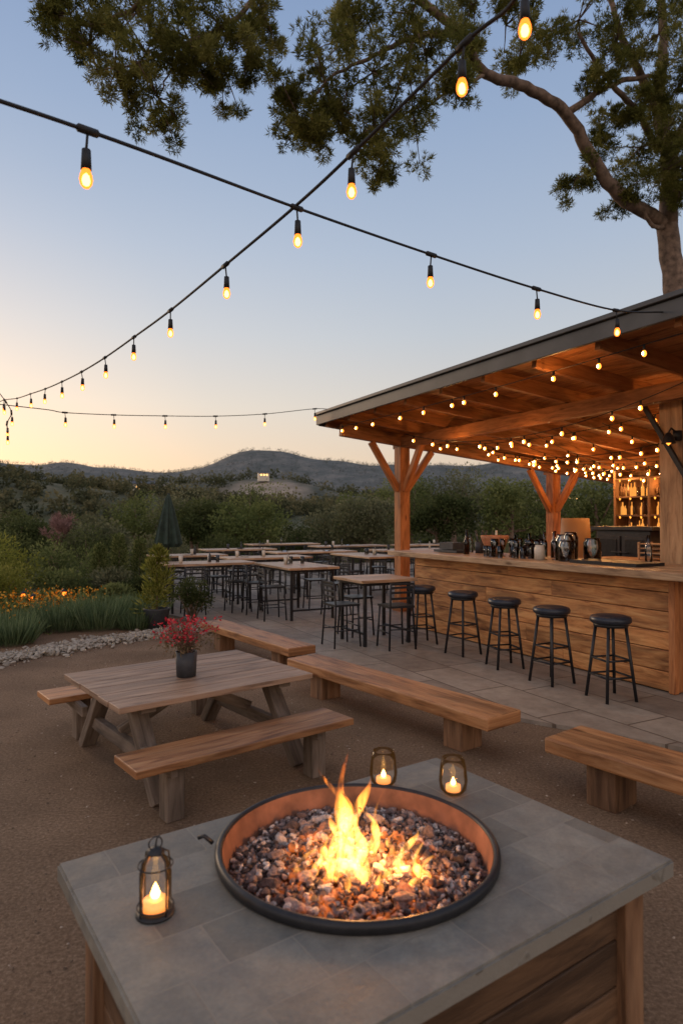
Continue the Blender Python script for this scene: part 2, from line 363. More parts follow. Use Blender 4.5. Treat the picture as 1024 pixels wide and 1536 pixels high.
# ---------------------------------------------------------------- bar counter (local x=b behind, y=a along, z)
P0=(2.88,5.73,0)
bar=empty('bar_counter',P0,TH)
mb=MB(); z=.04
for hgt in (.17,.19,.16,.18,.17,.15):
    cuts=[0,random.uniform(1.2,2.8),3.98]
    for a,b2 in zip(cuts[:-1],cuts[1:]):
        mb.box((.03+random.uniform(-.004,.004),(a+b2)/2,z+hgt/2),(.05,b2-a-.004,hgt-.006),0)
    z+=hgt
mb.box((.35,1.99,.5),(.55,3.9,.92),1)
for k in range(6): mb.box((.1+k*.16,-.02,.53),(.155,.04,.98),2)
mb.box((-.0,-.025,.53),(.06,.06,.99),2)
for k in range(6): mb.box((.1+k*.16,4.0,.53),(.155,.04,.98),2)
mb.build('front_planks',['barwood','firebase','post'],bar,.006)
mb=MB()
for k,(c0,wd) in enumerate([(-.12,.25),(.13,.24),(.38,.25),(.63,.24)]):
    mb.box((c0,1.95,1.075+.001*k),(wd-.004,4.75,.07),0)
mb.build('counter_top',['counter'],bar,.008)

# ---------------------------------------------------------------- pavilion
pav=empty('wooden_pavilion',P0,TH)
A0,A1=-3.6,5.93; B0,B1=-.52,6.2; SL=-.095
rz_=lambda b:3.14+SL*(b-B0)
mb=MB()
nb=34
for k in range(nb):
    b0=B0+(B1-B0)*k/nb; b1=B0+(B1-B0)*(k+1)/nb; bc=(b0+b1)/2
    mb.beam((bc,A0,rz_(bc)+.10),(bc,A1,rz_(bc)+.10),(b1-b0)*.97,.02,0,up=(-SL,0,1))
a=A1-.12
while a>A0:
    mb.beam((B0+.03,a,rz_(B0)+.01),(B1-.02,a,rz_(B1)+.01),.06,.16,0); a-=.78
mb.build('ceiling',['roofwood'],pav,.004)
mb=MB()
for bb in (.79,4.24): mb.box((bb,(A0+A1)/2-.05,rz_(bb)-.17),(.12,A1-A0-.3,.18),0)
mb.beam((B0+.15,5.53,rz_(B0+.15)-.13),(B1-.1,5.53,rz_(B1-.1)-.13),.11,.2,0)
for bb in (.79,4.24):
    zt=rz_(bb)-.25
    mb.box((bb,5.53,zt/2),(.19,.19,zt),1)
    mb.box((bb,5.53,.12),(.25,.25,.2),1)
    for sg in (-1,1):
        mb.beam((bb+sg*.08,5.53,zt-.72),(bb+sg*.6,5.53,rz_(bb+sg*.6)-.24),.09,.1,1)
    mb.beam((bb,5.45,zt-.72),(bb,4.95,zt+.02),.09,.1,1)
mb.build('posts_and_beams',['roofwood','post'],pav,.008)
mb=MB()
mb.beam((B0-.1,(A0+A1)/2,rz_(B0-.1)+.145),(B1+.1,(A0+A1)/2,rz_(B1+.1)+.145),A1-A0+.16,.045,0)
mb.beam((B0-.055,A0,rz_(B0)+.05),(B0-.055,A1+.06,rz_(B0)+.05),.035,.15,0)
mb.beam((B0-.03,A1+.05,rz_(B0)+.04),(B1,A1+.05,rz_(B1)+.04),.035,.15,0)
mb.build('metal_roof',['roofmetal'],pav,.006)
mb=MB()
for k in range(14):
    a=.72-.27*k
    mb.box((1.04,a,1.42),(.06,.262,2.84),0)
for k in range(18):
    mb.box((1.2+k*.26,-3.3,1.3),(.255,.05,2.5),0)
for k in range(26):
    a=4.2-.21*k; mb.box((4.5,a,1.32),(.04,.2,2.5),1)
mb.build('wall_boards',['wall','roofwood'],pav,.004)
mb=MB()
mb.beam((.98,1.05,2.85),(.93,.35,1.75),.035,.05,0); mb.beam((.98,1.1,2.83),(.98,.45,2.83),.035,.04,0)
mb.build('steel_brace',['black'],pav,.003)

wl=empty('wall_lamp',(0,0,0))
def loc2w(b,a,z):
    return Vector((P0[0]+b*math.cos(TH)-a*math.sin(TH),P0[1]+b*math.sin(TH)+a*math.cos(TH),z))
wl.location=loc2w(.98,.62,2.42); wl.rotation_euler[2]=TH
mb=MB(); mb.lathe((0,0,0),[(0,-.05),(.045,-.05),(.045,.05),(0,.05)],12,0); mb.path([(0,0,.03),(-.1,0,.07),(-.14,0,.02)],.01,6,0)
mb.lathe((-.14,0,-.09),[(.07,0),(.05,.07),(.02,.11),(0,.12)],14,0); mb.lathe((-.14,0,-.08),[(0,-.03),(.028,0),(.02,.04),(0,.05)],10,1)
mb.build('fixture',['black','rbulb'],wl)

# back shelf with bottles
sh=empty('bottle_shelf',P0,TH)
mb=MB()
for zz in (.9,1.3,1.62,1.92,2.22): mb.box((3.95,3.1,zz),(.3,1.25,.03),0)
for aa in (2.46,3.1,3.74): mb.box((3.95,aa,1.2),(.32,.04,2.3),0)
mb.box((4.14,3.1,1.2),(.03,1.25,2.3),0)
mb.build('frame',['shelf'],sh,.003)
mb=MB()
for zz in (.915,1.315,1.635,1.935):
    a=2.52
    while a<3.7:
        if abs(a-3.1)>.05:
            hh=random.uniform(.15,.27); r=random.uniform(.018,.032)
            mb.lathe((3.88+random.uniform(-.03,.06),a,zz),[(0,0),(r,0),(r,hh*.6),(r*.35,hh*.75),(r*.35,hh),(0,hh)],8,random.choice([0,0,1,2]))
        a+=random.uniform(.045,.075)
mb.build('bottles',['botglow','glass','shelf'],sh)
def plight(name,loc,e,col=(1,.5,.18),r=.012,parent=None):
    l=bpy.data.lights.new(name,'POINT'); l.energy=e; l.color=col; l.shadow_soft_size=r
    o=bpy.data.objects.new(name,l); COL.objects.link(o); o.location=loc
    if parent: o.parent=parent
    return o
mb=MB()
for zz in (2.2,1.9,1.6):
  for a in (2.65,2.85,3.0,3.25,3.45,3.65):
    mb.lathe((3.81,a,zz),[(0,-.03),(.012,-.01),(.012,.01),(.005,.03),(0,.03)],6,0)
mb.build('shelf_bulbs',['rbulb'],sh)
for a in (2.85,3.45): plight('shelf_light',(3.75,a,2.12),8,parent=sh)

ov=empty('outdoor_oven',P0,TH)
mb=MB(); mb.box((2.3,2.13,.72),(.6,.82,1.38),0); mb.box((2.3,2.13,1.44),(.7,.95,.05),0)
for aa in (1.93,2.33): mb.box((1.985,aa,1.13),(.03,.36,.42),0); mb.box((1.965,aa,1.13),(.015,.28,.34),1)
mb.tube((1.94,2.0,1.13),(1.94,2.26,1.13),.012,n=6)
mb.build('body',['oven','black'],ov,.01)
sc=empty('shelf_crate',P0,TH); mb=MB()
for zz in (1.13,1.18,1.23,1.28): mb.box((1.3,1.1,zz),(.25,.32,.012),0)
for aa in (.95,1.25): 
    for bb in (1.19,1.41): mb.box((bb,aa,1.2),(.02,.02,.2),0)
mb.box((1.35,1.3,1.08),(.5,1.2,.04),0)
for aa in (.8,1.85): mb.box((1.35,aa,.53),(.06,.06,1.06),0)
mb.build('crate',['wall'],sc,.002)

# ---- counter items
def item(name,b,a,builder,mats):
    o=MB(); builder(o); w_=loc2w(b,a,1.113); return o.build(name,mats,loc=w_,rz=TH)
item('clay_urn',.35,2.7,lambda o:o.lathe((0,0,0),[(0,0),(.07,0),(.1,.03),(.17,.2),(.18,.24),(.165,.24),(.1,.06),(0,.05)],20),['terra'])
def jar(o,h=.25,r=.08): o.lathe((0,0,0),[(0,0),(r,0),(r*1.02,h*.8),(r*.8,h*.92),(r*.85,h),(r*.78,h),(r*.74,h*.9),(r*.92,h*.78),(r*.9,.02),(0,.02)],14)
for (b_,a_,h_,r_) in [(.25,1.45,.28,.1),(.45,1.25,.24,.09),(.1,1.3,.22,.07),(.5,1.6,.3,.08)]: item('glass_jar',b_,a_,lambda o:jar(o,h_,r_),['glass'])
item('ceramic_canister',.05,1.62,lambda o:jar(o,.16,.055),['cream'])
def gl(o): o.lathe((0,0,0),[(0,0),(.03,0),(.034,.13),(.031,.13),(.027,.01),(0,.01)],10)
def wine(o): o.lathe((0,0,0),[(0,0),(.035,0),(.033,.005),(.005,.01),(.005,.09),(.03,.12),(.038,.16),(.03,.21),(.028,.21),(.036,.16),(.028,.125),(0,.1)],12)
for k in range(22): item('drinking_glass',random.uniform(-.1,.5),random.uniform(1.75,2.45),gl,['glass'])
for k in range(18): item('wine_glass',random.uniform(0,.6),random.uniform(1.2,2.5),wine,['glass'])
def bott(o,h=.28,r=.035): o.lathe((0,0,0),[(0,0),(r,0),(r,h*.6),(r*.4,h*.75),(r*.4,h),(0,h)],10)
M['bottle']=glassy('green_bottle',(.25,.3,.15)); M['amber']=glassy('amber_glass',(.5,.25,.08))
for k,(b_,a_) in enumerate([(.5,2.5),(.4,2.2),(.55,2.05),(.5,1.85),(.1,2.95),(.45,3.3),(.5,3.45),(.5,.6),(.55,2.9),(.6,2.35),(.62,1.95),(.6,2.6)]): item('bottle',b_,a_,lambda o:bott(o,random.uniform(.2,.32)),[random.choice(['bottle','amber','cream','glass'])])
item('serving_tray',.2,3.4,lambda o:(o.box((0,0,.02),(.22,.5,.03)),o.box((0,0,.09),(.18,.3,.09))),['pot'])
item('utensil_pot',.4,3.05,lambda o:(o.lathe((0,0,0),[(0,0),(.06,0),(.07,.15),(.06,.15),(.05,.01),(0,.01)],12),[o.tube((0,0,.02),(random.uniform(-.09,.09),random.uniform(-.09,.09),.3),.006) for _ in range(6)]),['pot'])
item('sink_basin',.2,.75,lambda o:(o.box((0,0,.015),(.4,.8,.03)),),['black'])
o=MB(); o.lathe((0,0,0),[(0,0),(.2,0),(.24,.5),(.24,1.1),(.21,1.55),(.19,1.55),(.18,1.4),(0,1.4)],18); o.build('wooden_barrel',['wall'],loc=loc2w(2.9,3.75,0.03))

# ---------------------------------------------------------------- roof fairy lights
rl=empty('roof_string_lights',P0,TH)
mb=MB(); bulbs=[]
def sagline(p,q,sag,n=14):
    p=Vector(p);q=Vector(q); return [p.lerp(q,t/n)-Vector((0,0,sag*4*(t/n)*(1-t/n))) for t in range(n+1)]
runs=[((B0+.12,A1-.15,3.05),(B0+.12,-.8,3.05),.05,12)]
for k,bb in enumerate((.5,1.3,2.0,2.7,3.2,3.7,4.1,4.6,5.0,5.5)):
    runs.append(((bb,5.4 if k%2 else 5.0,rz_(bb)-.12),(bb+random.uniform(-.5,.5),-.2,rz_(bb)-.12),random.uniform(.1,.45),10+k))
for k in range(8):
    aa=.3+k*.6; runs.append(((1.6,aa,rz_(1.6)-.15),(6.0,aa+random.uniform(-.8,.8),rz_(6.0)-.12),random.uniform(.15,.4),10))
for (p,q,sg,nb_) in runs:
    pts=sagline(p,q,sg,20); mb.path(pts,.005,4,0,False)
    for k in range(nb_):
        t=(k+.5)/nb_*20+random.uniform(-.6,.6); i_=min(19,max(0,int(t))); pt=pts[i_].lerp(pts[i_+1],min(1,max(0,t-i_)))
        mb.tube(pt,pt-Vector((0,0,.05)),.012,n=6,mi=0)
        mb.lathe(pt-Vector((0,0,.105)),[(0,0),(.013,.008),(.021,.026),(.016,.046),(.009,.058)],8,1)
        mb.lathe(pt-Vector((0,0,.105))+Vector((-.012,0,0)),[(0,.01),(.008,.018),(.011,.027),(.007,.04),(0,.047)],6,2); bulbs.append(pt-Vector((0,0,.08)))
mb.build('strands',['cable','rbulb','core'],rl)
random.shuffle(bulbs)
for p in bulbs[:20]: plight('roof_bulb_light',p-Vector((0,0,.03)),11.0,(1,.42,.11),.02,rl)

# ---------------------------------------------------------------- big string lights
def catmull(P,n=10):
    P=[Vector(p) for p in P]; P=[P[0]*2-P[1]]+P+[P[-1]*2-P[-2]]; out=[]
    for i in range(1,len(P)-2):
        for k in range(n):
            t=k/n;a,b,c,d=P[i-1:i+3]
            out.append(.5*((2*b)+(c-a)*t+(2*a-5*b+4*c-d)*t*t+(3*b-a-3*c+d)*t**3))
    out.append(P[-2]); return out
def strand(pts,bidx,r=.006,lit=()):
    e=empty('string_lights'); mb=MB(); mb.path(catmull(pts),r,6,0)
    for i in bidx:
        p=Vector(pts[i]); d=(Vector(pts[min(i+1,len(pts)-1)])-Vector(pts[max(i-1,0)])).normalized()
        mb.path([p-d*.035,p+d*.035],.013,6,0)
        tz=Vector((random.uniform(-.01,.01),random.uniform(-.01,.01),0))
        mb.tube(p,p-Vector((0,0,.07))+tz,.0045,n=5); mb.tube(p-Vector((0,0,.065))+tz,p-Vector((0,0,.13))+tz,.014,.017,n=10)
        c=p-Vector((0,0,.19))+tz
        mb.lathe(c,[(0,0),(.01,.002),(.018,.012),(.0215,.028),(.019,.043),(.014,.057),(.012,.063)],14,1)
        mb.lathe(c,[(0,.006),(.01,.012),(.0135,.024),(.010,.04),(0,.05)],10,2)
        if i in lit: plight('bulb_light',c+Vector((0,0,.03)),2.0,(1,.5,.18),.008,e)
    mb.build('strand',['cable','bulb','core'],e)
s1=[(-2.3,.7,2.66),(-1.4,1.5,2.72),(-.82,2.1,2.81),(-.21,3.06,3.02),(.51,3.7,3.06),(1.22,4.08,3.0),(2.0,4.75,3.08),(2.58,5.17,3.2)]
strand(s1,[2,3,4,5,6],.0065,[4,5])
s2=[(.75,1.5,3.5),(.6,2.1,3.3),(.446,2.35,3.28),(.05,2.7,3.08),(-.215,3.06,3.03),(-.66,3.7,3.0),(-1.18,4.5,3.0),(-1.655,5.2,3.01),(-2.14,5.9,3.02),(-2.63,6.6,3.05),(-3.17,7.4,3.12),(-3.72,8.2,3.2),(-4.29,9.0,3.29),(-4.87,9.8,3.38),(-5.48,10.6,3.5),(-6.1,11.5,3.6)]
strand(s2,[1,2,3]+list(range(5,15)),.0075,[3,6,9])
s3=[(-4.4,7.9,2.98),(-3.72,8.2,2.94),(-3.6,8.5,2.95),(-3.14,9,3.0),(-2.54,9.4,3.05),(-1.89,9.8,3.11),(-1.19,10.15,3.2),(-.43,10.5,3.34),(-.1,10.72,3.36)]
strand(s3,[2,3,4,5,6,7],.006,[4])
s4=[(-4.9,9.0,3.6),(-4.75,9.0,3.35),(-4.66,9.05,3.2),(-4.6,9.1,3.05),(-4.66,9.1,2.9),(-4.6,9.0,2.78)]
strand(s4,[0,1,2,3,4,5],.006)

# ---------------------------------------------------------------- bar stools
def stool_mesh():
    mb=MB()
    mb.lathe((0,0,.645),[(0,0),(.155,0),(.168,.012),(.17,.035),(.16,.055),(.12,.066),(0,.07)],24,1)
    mb.lathe((0,0,.615),[(0,0),(.14,0),(.145,.03),(0,.03)],16,0)
    for k in range(4):
        t=math.pi/4+k*math.pi/2; a=(.12*math.cos(t),.12*math.sin(t),.62); b=(.2*math.cos(t),.2*math.sin(t),0)
        mb.tube(a,b,.0135,n=8)
    for zz,s_ in ((.2,.175),(.34,.157)):
        for k in range(4):
            t=math.pi/4+k*math.pi/2; t2=t+math.pi/2; 
            mb.tube((s_*math.cos(t),s_*math.sin(t),zz),(s_*math.cos(t2),s_*math.sin(t2),zz),.009,n=6)
    return mb
o=stool_mesh().build('bar_stool',['black','leather'],loc=(.99,8.09,PZ),rz=.3)
for (x,y,r_) in [(1.38,7.45,.6),(1.69,6.8,.2),(1.97,6.15,.5),(2.29,5.58,.25)]: link_copy(o.data,'bar_stool',(x,y,PZ),r_)

# ---------------------------------------------------------------- benches
def bench(c,L,ang,w_,z,name='wood_bench',legs=.36,base=0,th=.085,lw=.17):
    e=empty(name,(c[0],c[1],base),ang); mb=MB(); mb.box((0,0,z-th/2),(L,w_,th),0)
    mb.build('seat',['bench'],e,.012)
    mb=MB()
    for s_ in (-1,1): mb.box((s_*(L/2-legs),0,(z-th)/2-.005),(lw,w_*.62,z-th),0)
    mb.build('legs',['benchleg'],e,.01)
ang=lambda a,b:math.atan2(b[1]-a[1],b[0]-a[0])
bench((-1.0,7.31),2.1,ang((-1.62,8.17),(-.375,6.45)),.32,.3)
bench((.345,5.13),2.3,ang((-.35,5.98),(1.04,4.195)),.34,.3)
bench((1.29+.62*.95,3.83-.785*.95),1.9,ang((0,0),(.62,-.785)),.37,.32,legs=.3,lw=.17)

# ---------------------------------------------------------------- picnic table
pt=empty('picnic_table',(-1.01,4.34,0),math.atan2(.63,.78))
mb=MB()
for k in range(6): mb.box((0,-.42+k*.168,.515+.0005*k),(1.3+random.uniform(-.008,.008),.1655,.034),0)
mb.build('top',['picnic'],pt,.004)
mb=MB()
mb.box((-.05,-.80,.322),(1.36,.3,.04),0); mb.box((-.02,.80,.322),(1.36,.3,.04),0)
mb.build('benches',['bench'],pt,.006)
mb=MB()
for ex in (-.46,.46):
    mb.box((ex,0,.478),(.09,.9,.04),0)
    for sg in (-1,1):
        mb.beam((ex,sg*.25,.47),(ex,sg*.62,.0),.07,.1,0,up=(1,0,0))
        mb.box((ex+.02-.04*(sg<0),sg*.8,.15),(.1,.1,.3),0)
        mb.beam((ex-.05,sg*.5,.26),(ex-.05,sg*.9,.28),.04,.07,0)
    mb.beam((ex,0,.24),(0,0,.46),.05,.07,0)
    mb.beam((ex,-.5,.2),(ex,.5,.2),.05,.08,0)
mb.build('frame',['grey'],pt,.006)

pf=empty('potted_flowers',(-1.01,4.27,.535))
mb=MB(); mb.lathe((0,0,0),[(0,0),(.062,0),(.07,.16),(.064,.16),(.06,.14),(0,.14)],24,0); mb.build('pot',['pot'],pf)
mb=MB(); tips=[]
for k in range(60):
    t=random.random()*6.28; r=random.uniform(.03,.21); top=Vector((r*math.cos(t),r*math.sin(t),random.uniform(.24,.38)))
    mb.path([(random.uniform(-.03,.03),random.uniform(-.03,.03),.13),top*.45+Vector((0,0,.12)),top],[.003,.002,.0015],4); tips.append(top[:])
mb.build('stems',['bark2'],pf)
tips=np.array(tips)
P,d,idx,r=cloud(tips,np.full(len(tips),.022),8,.6)
leaves('blooms',P,d+[0,0,.3],.022,.013,rng.random(len(P)),leaf('red_petals',(.3,.015,.03),(.55,.03,.055),(.7,.12,.12)),pf)
P,d,idx,r=cloud(tips*[.85,.85,.8],np.full(len(tips),.05),10,.8)
leaves('leaves',P,d,.035,.01,rng.random(len(P)),leaf('flower_leaves',(.07,.06,.03),(.16,.12,.07),(.26,.17,.11)),pf)

# ---------------------------------------------------------------- dining tables & chairs
def dtable(x,y,L,W,a,z=.8):
    e=empty('dining_table',(x,y,PZ),a); mb=MB(); n=4
    for k in range(n): mb.box((0,-W/2+W*(k+.5)/n,z-.018),(L,W/n-.003,.036),0)
    mb.build('top',['tabletop'],e,.003); mb=MB()
    for sx in(-1,1):
        for sy in(-1,1): mb.box((sx*(L/2-.09),sy*(W/2-.08),(z-.037)/2),(.035,.035,z-.037),0)
        mb.box((sx*(L/2-.09),0,z-.06),(.03,W-.16,.03),0); mb.box((sx*(L/2-.09),0,.15),(.025,W-.16,.025),0)
    for sy in(-1,1): mb.box((0,sy*(W/2-.08),z-.06),(L-.18,.03,.03),0)
    mb.build('frame',['black'],e)
def chair_mesh():
    mb=MB()
    mb.box((0,0,.5),(.33,.33,.025),0)
    for sx in(-1,1):
        mb.tube((sx*.145,-.145,.5),(sx*.17,-.17,0),.012,n=6); mb.path([(sx*.17,.18,0),(sx*.145,.15,.5),(sx*.15,.18,.78)],.012,6)
        mb.tube((sx*.16,-.16,.2),(sx*.16,.165,.2),.008,n=5)
    for zz in (.6,.67,.73,.77): mb.box((0,.16+(zz-.6)*.11,zz),(.3,.012,.026),0)
    for sy in(-1,1): mb.tube((-.165,sy*.165,.24),(.165,sy*.165,.24),.008,n=5)
    return mb
CH=None
def chair(x,y,a):
    global CH
    if CH is None: CH=chair_mesh().build('metal_chair',['black'],loc=(x,y,PZ),rz=a).data
    else: link_copy(CH,'metal_chair',(x,y,PZ),a)
def chairs(x,y,L,W,a,n=2,skip=()):
    k=0
    for sg in (-1,1):
        for q in range(n):
            k+=1
            if k in skip: continue
            lx=(q-(n-1)/2)*L/n; ly=sg*(W/2+.12)
            chair(x+lx*math.cos(a)-ly*math.sin(a),y+lx*math.sin(a)+ly*math.cos(a),a+(0 if sg>0 else math.pi)+random.uniform(-.15,.15))
LA=TH+math.pi/2
T=[(.42,8.25,.8,.75,TH),(-.75,10.6,1.5,.85,LA),(-2.3,11.2,1.5,.8,TH),(-1.5,12.9,1.7,.8,TH),(-3.2,13.6,1.5,.8,TH),(.5,13.6,1.7,.8,LA),(-.7,15.2,2,.8,TH),(1.7,16.2,2,.8,TH),(-2.6,16.4,1.8,.8,TH),(.2,18.6,2.2,.8,TH),(2.6,19.5,2.2,.8,TH),(-1.8,20,2.2,.8,TH)]
for (x,y,L,W,a) in T: dtable(x,y,L,W,a); chairs(x,y,L,W,a,1 if L<1 else 2)
chair(.0,7.95,TH+math.pi/2)
for (x,y,L,W,a) in T[1:]:
    e=empty('table_setting',(x,y,PZ+.8),a); mb=MB()
    for k in range(4):
        px_=random.uniform(-L*.35,L*.35); py_=random.uniform(-.2,.2)
        mb.lathe((px_,py_,0),random.choice([[(0,0),(.03,0),(.034,.12),(.03,.12),(.027,.01),(0,.01)],[(0,0),(.025,0),(.025,.1),(.01,.14),(.01,.18),(0,.18)],[(0,0),(.05,0),(.1,.015),(.1,.02),(0,.01)]]),10,random.choice([0,1,2]))
    mb.build('tableware',['glass','pot','cream'],e)

# ---------------------------------------------------------------- fire table
FT=math.atan2(.571,.821); ft=empty('fire_pit_table',(.072,1.83,0),FT)
m,nt,out=newmat('slate_tiles')
v=coords(nt,'Object'); 
dn=nt.nodes.new('ShaderNodeTexNoise'); dn.inputs['Scale'].default_value=9; dn.inputs['Detail'].default_value=3; nt.links.new(v,dn.inputs['Vector'])
va=nt.nodes.new('ShaderNodeVectorMath'); va.operation='MULTIPLY_ADD'; va.inputs[1].default_value=(.008,.008,0)
nt.links.new(dn.outputs['Color'],va.inputs[0]); nt.links.new(v,va.inputs[2])
b=nt.nodes.new('ShaderNodeTexBrick'); nt.links.new(va.outputs[0],b.inputs['Vector'])
b.inputs['Color1'].default_value=(0,0,0,1);b.inputs['Color2'].default_value=(1,1,1,1)
b.inputs['Scale'].default_value=1;b.inputs['Mortar Size'].default_value=.0028;b.inputs['Mortar Smooth'].default_value=.2;b.inputs['Brick Width'].default_value=.245;b.inputs['Row Height'].default_value=.16;b.offset=.37
tile=ramp(nt,b.outputs['Color'],[(0,(.150,.140,.120)),(.5,(.185,.172,.147)),(1,(.225,.21,.18))])
n2=noise(nt,v,14,8,.7); n1=noise(nt,v,4,4,.6,1.5); n4=noise(nt,v,90,4,.7)
tile=mixc(nt,1,tile,ramp(nt,n2,[(.3,(.72,.72,.73)),(.7,(1.22,1.2,1.16))]),'MULTIPLY')
tile=mixc(nt,1,tile,ramp(nt,n1,[(.3,(.82,.85,.88)),(.7,(1.14,1.08,1.0))]),'MULTIPLY')
tile=mixc(nt,1,tile,ramp(nt,n4,[(.3,(.88,.88,.88)),(.7,(1.1,1.1,1.1))]),'MULTIPLY')
c=mixc(nt,math_(nt,'MULTIPLY',b.outputs['Fac'],.8),tile,(.24,.215,.175))
h=math_(nt,'SUBTRACT',math_(nt,'MULTIPLY',n2,.9),math_(nt,'MULTIPLY',b.outputs['Fac'],.8))
rg=ramp(nt,n2,[(.3,(.5,)*3),(.7,(.75,)*3)])
bsdf(nt,out,c,rg,0,h,.75,.007)
bx,by=.018,.073
bm=bmesh.new()
bmesh.ops.create_cube(bm,size=1); bmesh.ops.scale(bm,vec=(1.42,.965,.05),verts=bm.verts)
ed=list(bm.edges)
bmesh.ops.bevel(bm,geom=ed,offset=.006,segments=2,affect='EDGES')
me=bpy.data.meshes.new('stone_top'); bm.to_mesh(me); bm.free()
slab=bpy.data.objects.new('stone_top',me); COL.objects.link(slab)
bm=bmesh.new(); bmesh.ops.create_cone(bm,cap_ends=True,segments=96,radius1=.385,radius2=.385,depth=.3); bmesh.ops.translate(bm,vec=(bx,by,0),verts=bm.verts)
me2=bpy.data.meshes.new('cut'); bm.to_mesh(me2); bm.free(); cut=bpy.data.objects.new('cut',me2); COL.objects.link(cut)
mod=slab.modifiers.new('b','BOOLEAN'); mod.object=cut; mod.operation='DIFFERENCE'; mod.solver='EXACT'
bpy.context.view_layer.update(); dg=bpy.context.evaluated_depsgraph_get()
nm=bpy.data.meshes.new_from_object(slab.evaluated_get(dg)); slab.modifiers.clear(); slab.data=nm; nm.materials.clear(); nm.materials.append(m)
bpy.data.objects.remove(cut); slab.parent=ft; slab.location=(0,0,.575)
mb=MB()
hx,hy=.625,.405
mb.box((0,0,.22),(hx*2-.08,hy*2-.08,.42),1)
for k in range(4):
    zz=.07+k*.128
    for sg in(-1,1):
        mb.box((0,sg*(hy-.02),zz),(hx*2-.12,.03,.122),0); mb.box((sg*(hx-.02),0,zz),(.03,hy*2-.12,.122),0)
for sx in(-1,1):
    for sy in(-1,1): mb.box((sx*(hx-.02),sy*(hy-.02),.272),(.085,.085,.54),2)
for sg in(-1,1): mb.box((0,sg*(hy-.002),.515),(hx*2-.13,.03,.05),2)
for sg in(-1,1): mb.box((sg*(hx-.002),0,.515),(.03,hy*2-.13,.05),2)
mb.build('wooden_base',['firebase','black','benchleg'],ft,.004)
mb=MB()
mb.lathe((bx,by,0),[(.381,.60),(.399,.601),(.403,.607),(.404,.620),(.400,.628),(.393,.631),(.386,.629),(.383,.62),(.381,.6)],96,0)
mb.lathe((bx,by,0),[(.383,.623),(.378,.6),(.362,.53),(.35,.47),(0,.46)],96,1)
mb.path([(bx-.345,by+.23,.62),(bx-.365,by+.245,.64),(bx-.38,by+.255,.635)],.006,6,0)
mb.build('fire_bowl',['black','copper'],ft)
m,nt,out=newmat('lava_rock')
v=coords(nt,'Object'); n2=noise(nt,v,90,5,.7)
c=ramp(nt,rnd(nt),[(0,(.05,.04,.038)),(.35,(.14,.10,.092)),(.65,(.23,.165,.15)),(.85,(.38,.31,.28)),(1,(.6,.54,.5))])
c=mixc(nt,1,c,ramp(nt,n2,[(.3,(.4,.4,.4)),(.7,(1.35,1.35,1.35))]),'MULTIPLY')
bb=bsdf(nt,out,c,.9,0,n2,1,.006,.2)
g=nt.nodes.new('ShaderNodeVectorMath'); g.operation='DISTANCE'; g.inputs[1].default_value=(bx-.03,by-.06,.57); tc=nt.nodes.new('ShaderNodeTexCoord'); nt.links.new(tc.outputs['Object'],g.inputs[0])
q=nt.nodes.new('ShaderNodeMapRange'); q.inputs[1].default_value=.26; q.inputs[2].default_value=.04; nt.links.new(g.outputs['Value'],q.inputs[0])
n5=noise(nt,v,24,2); e=math_(nt,'MULTIPLY',q.outputs[0],math_(nt,'MULTIPLY',math_(nt,'SUBTRACT',n5,.5,True),14))
bb.inputs['Emission Color'].default_value=(1,.2,.025,1); nt.links.new(e,bb.inputs['Emission Strength'])
m.cycles.emission_sampling='NONE'
n=6000
rr=np.sqrt(rng.random(n))*.36; tt=rng.random(n)*6.283
P=np.stack([bx+rr*np.cos(tt),by+rr*np.sin(tt),.55+.045*(1-(rr/.36)**2)+rng.uniform(-.025,.014,n)],1)
stones('lava_rocks',P,rng.uniform(.004,.0105,n)*(1+.7*(rng.random(n)>.95)),[m],ft,.8,.36)
n=40; rr=np.sqrt(rng.random(n))*.31; tt=rng.random(n)*6.283
P=np.stack([bx+rr*np.cos(tt),by+rr*np.sin(tt),.565+.045*(1-(rr/.34)**2)],1)
stones('charred_rocks',P,rng.uniform(.012,.028,n),[m],ft,.7,.36)
m,nt,out=newmat('fire_flames')
tc=nt.nodes.new('ShaderNodeTexCoord'); sp=nt.nodes.new('ShaderNodeSeparateXYZ'); nt.links.new(tc.outputs['Object'],sp.inputs[0])
mp=nt.nodes.new('ShaderNodeMapping'); mp.inputs['Scale'].default_value=(1,1,.32); nt.links.new(tc.outputs['Object'],mp.inputs[0])
nz=noise(nt,mp.outputs[0],38,2,.5,1.0)
hh=nt.nodes.new('ShaderNodeMapRange'); hh.inputs[1].default_value=.56; hh.inputs[2].default_value=.9; nt.links.new(sp.outputs['Z'],hh.inputs[0])
col=ramp(nt,hh.outputs[0],[(0,(1,.36,.06)),(.3,(1,.42,.08)),(.65,(1,.29,.035)),(1,(1,.15,.012))])
st=ramp(nt,hh.outputs[0],[(0,(.3,)*3),(.12,(.85,)*3),(.4,(.9,)*3),(.65,(.6,)*3),(1,(.2,)*3)])
dens=math_(nt,'MULTIPLY',math_(nt,'SUBTRACT',nz,.43,True),900)
dens=math_(nt,'MULTIPLY',math_(nt,'ADD',dens,16),st)
em=nt.nodes.new('ShaderNodeEmission'); nt.links.new(col,em.inputs[0]); nt.links.new(dens,em.inputs[1]); nt.links.new(em.outputs[0],out.inputs['Volume'])
mb=MB()
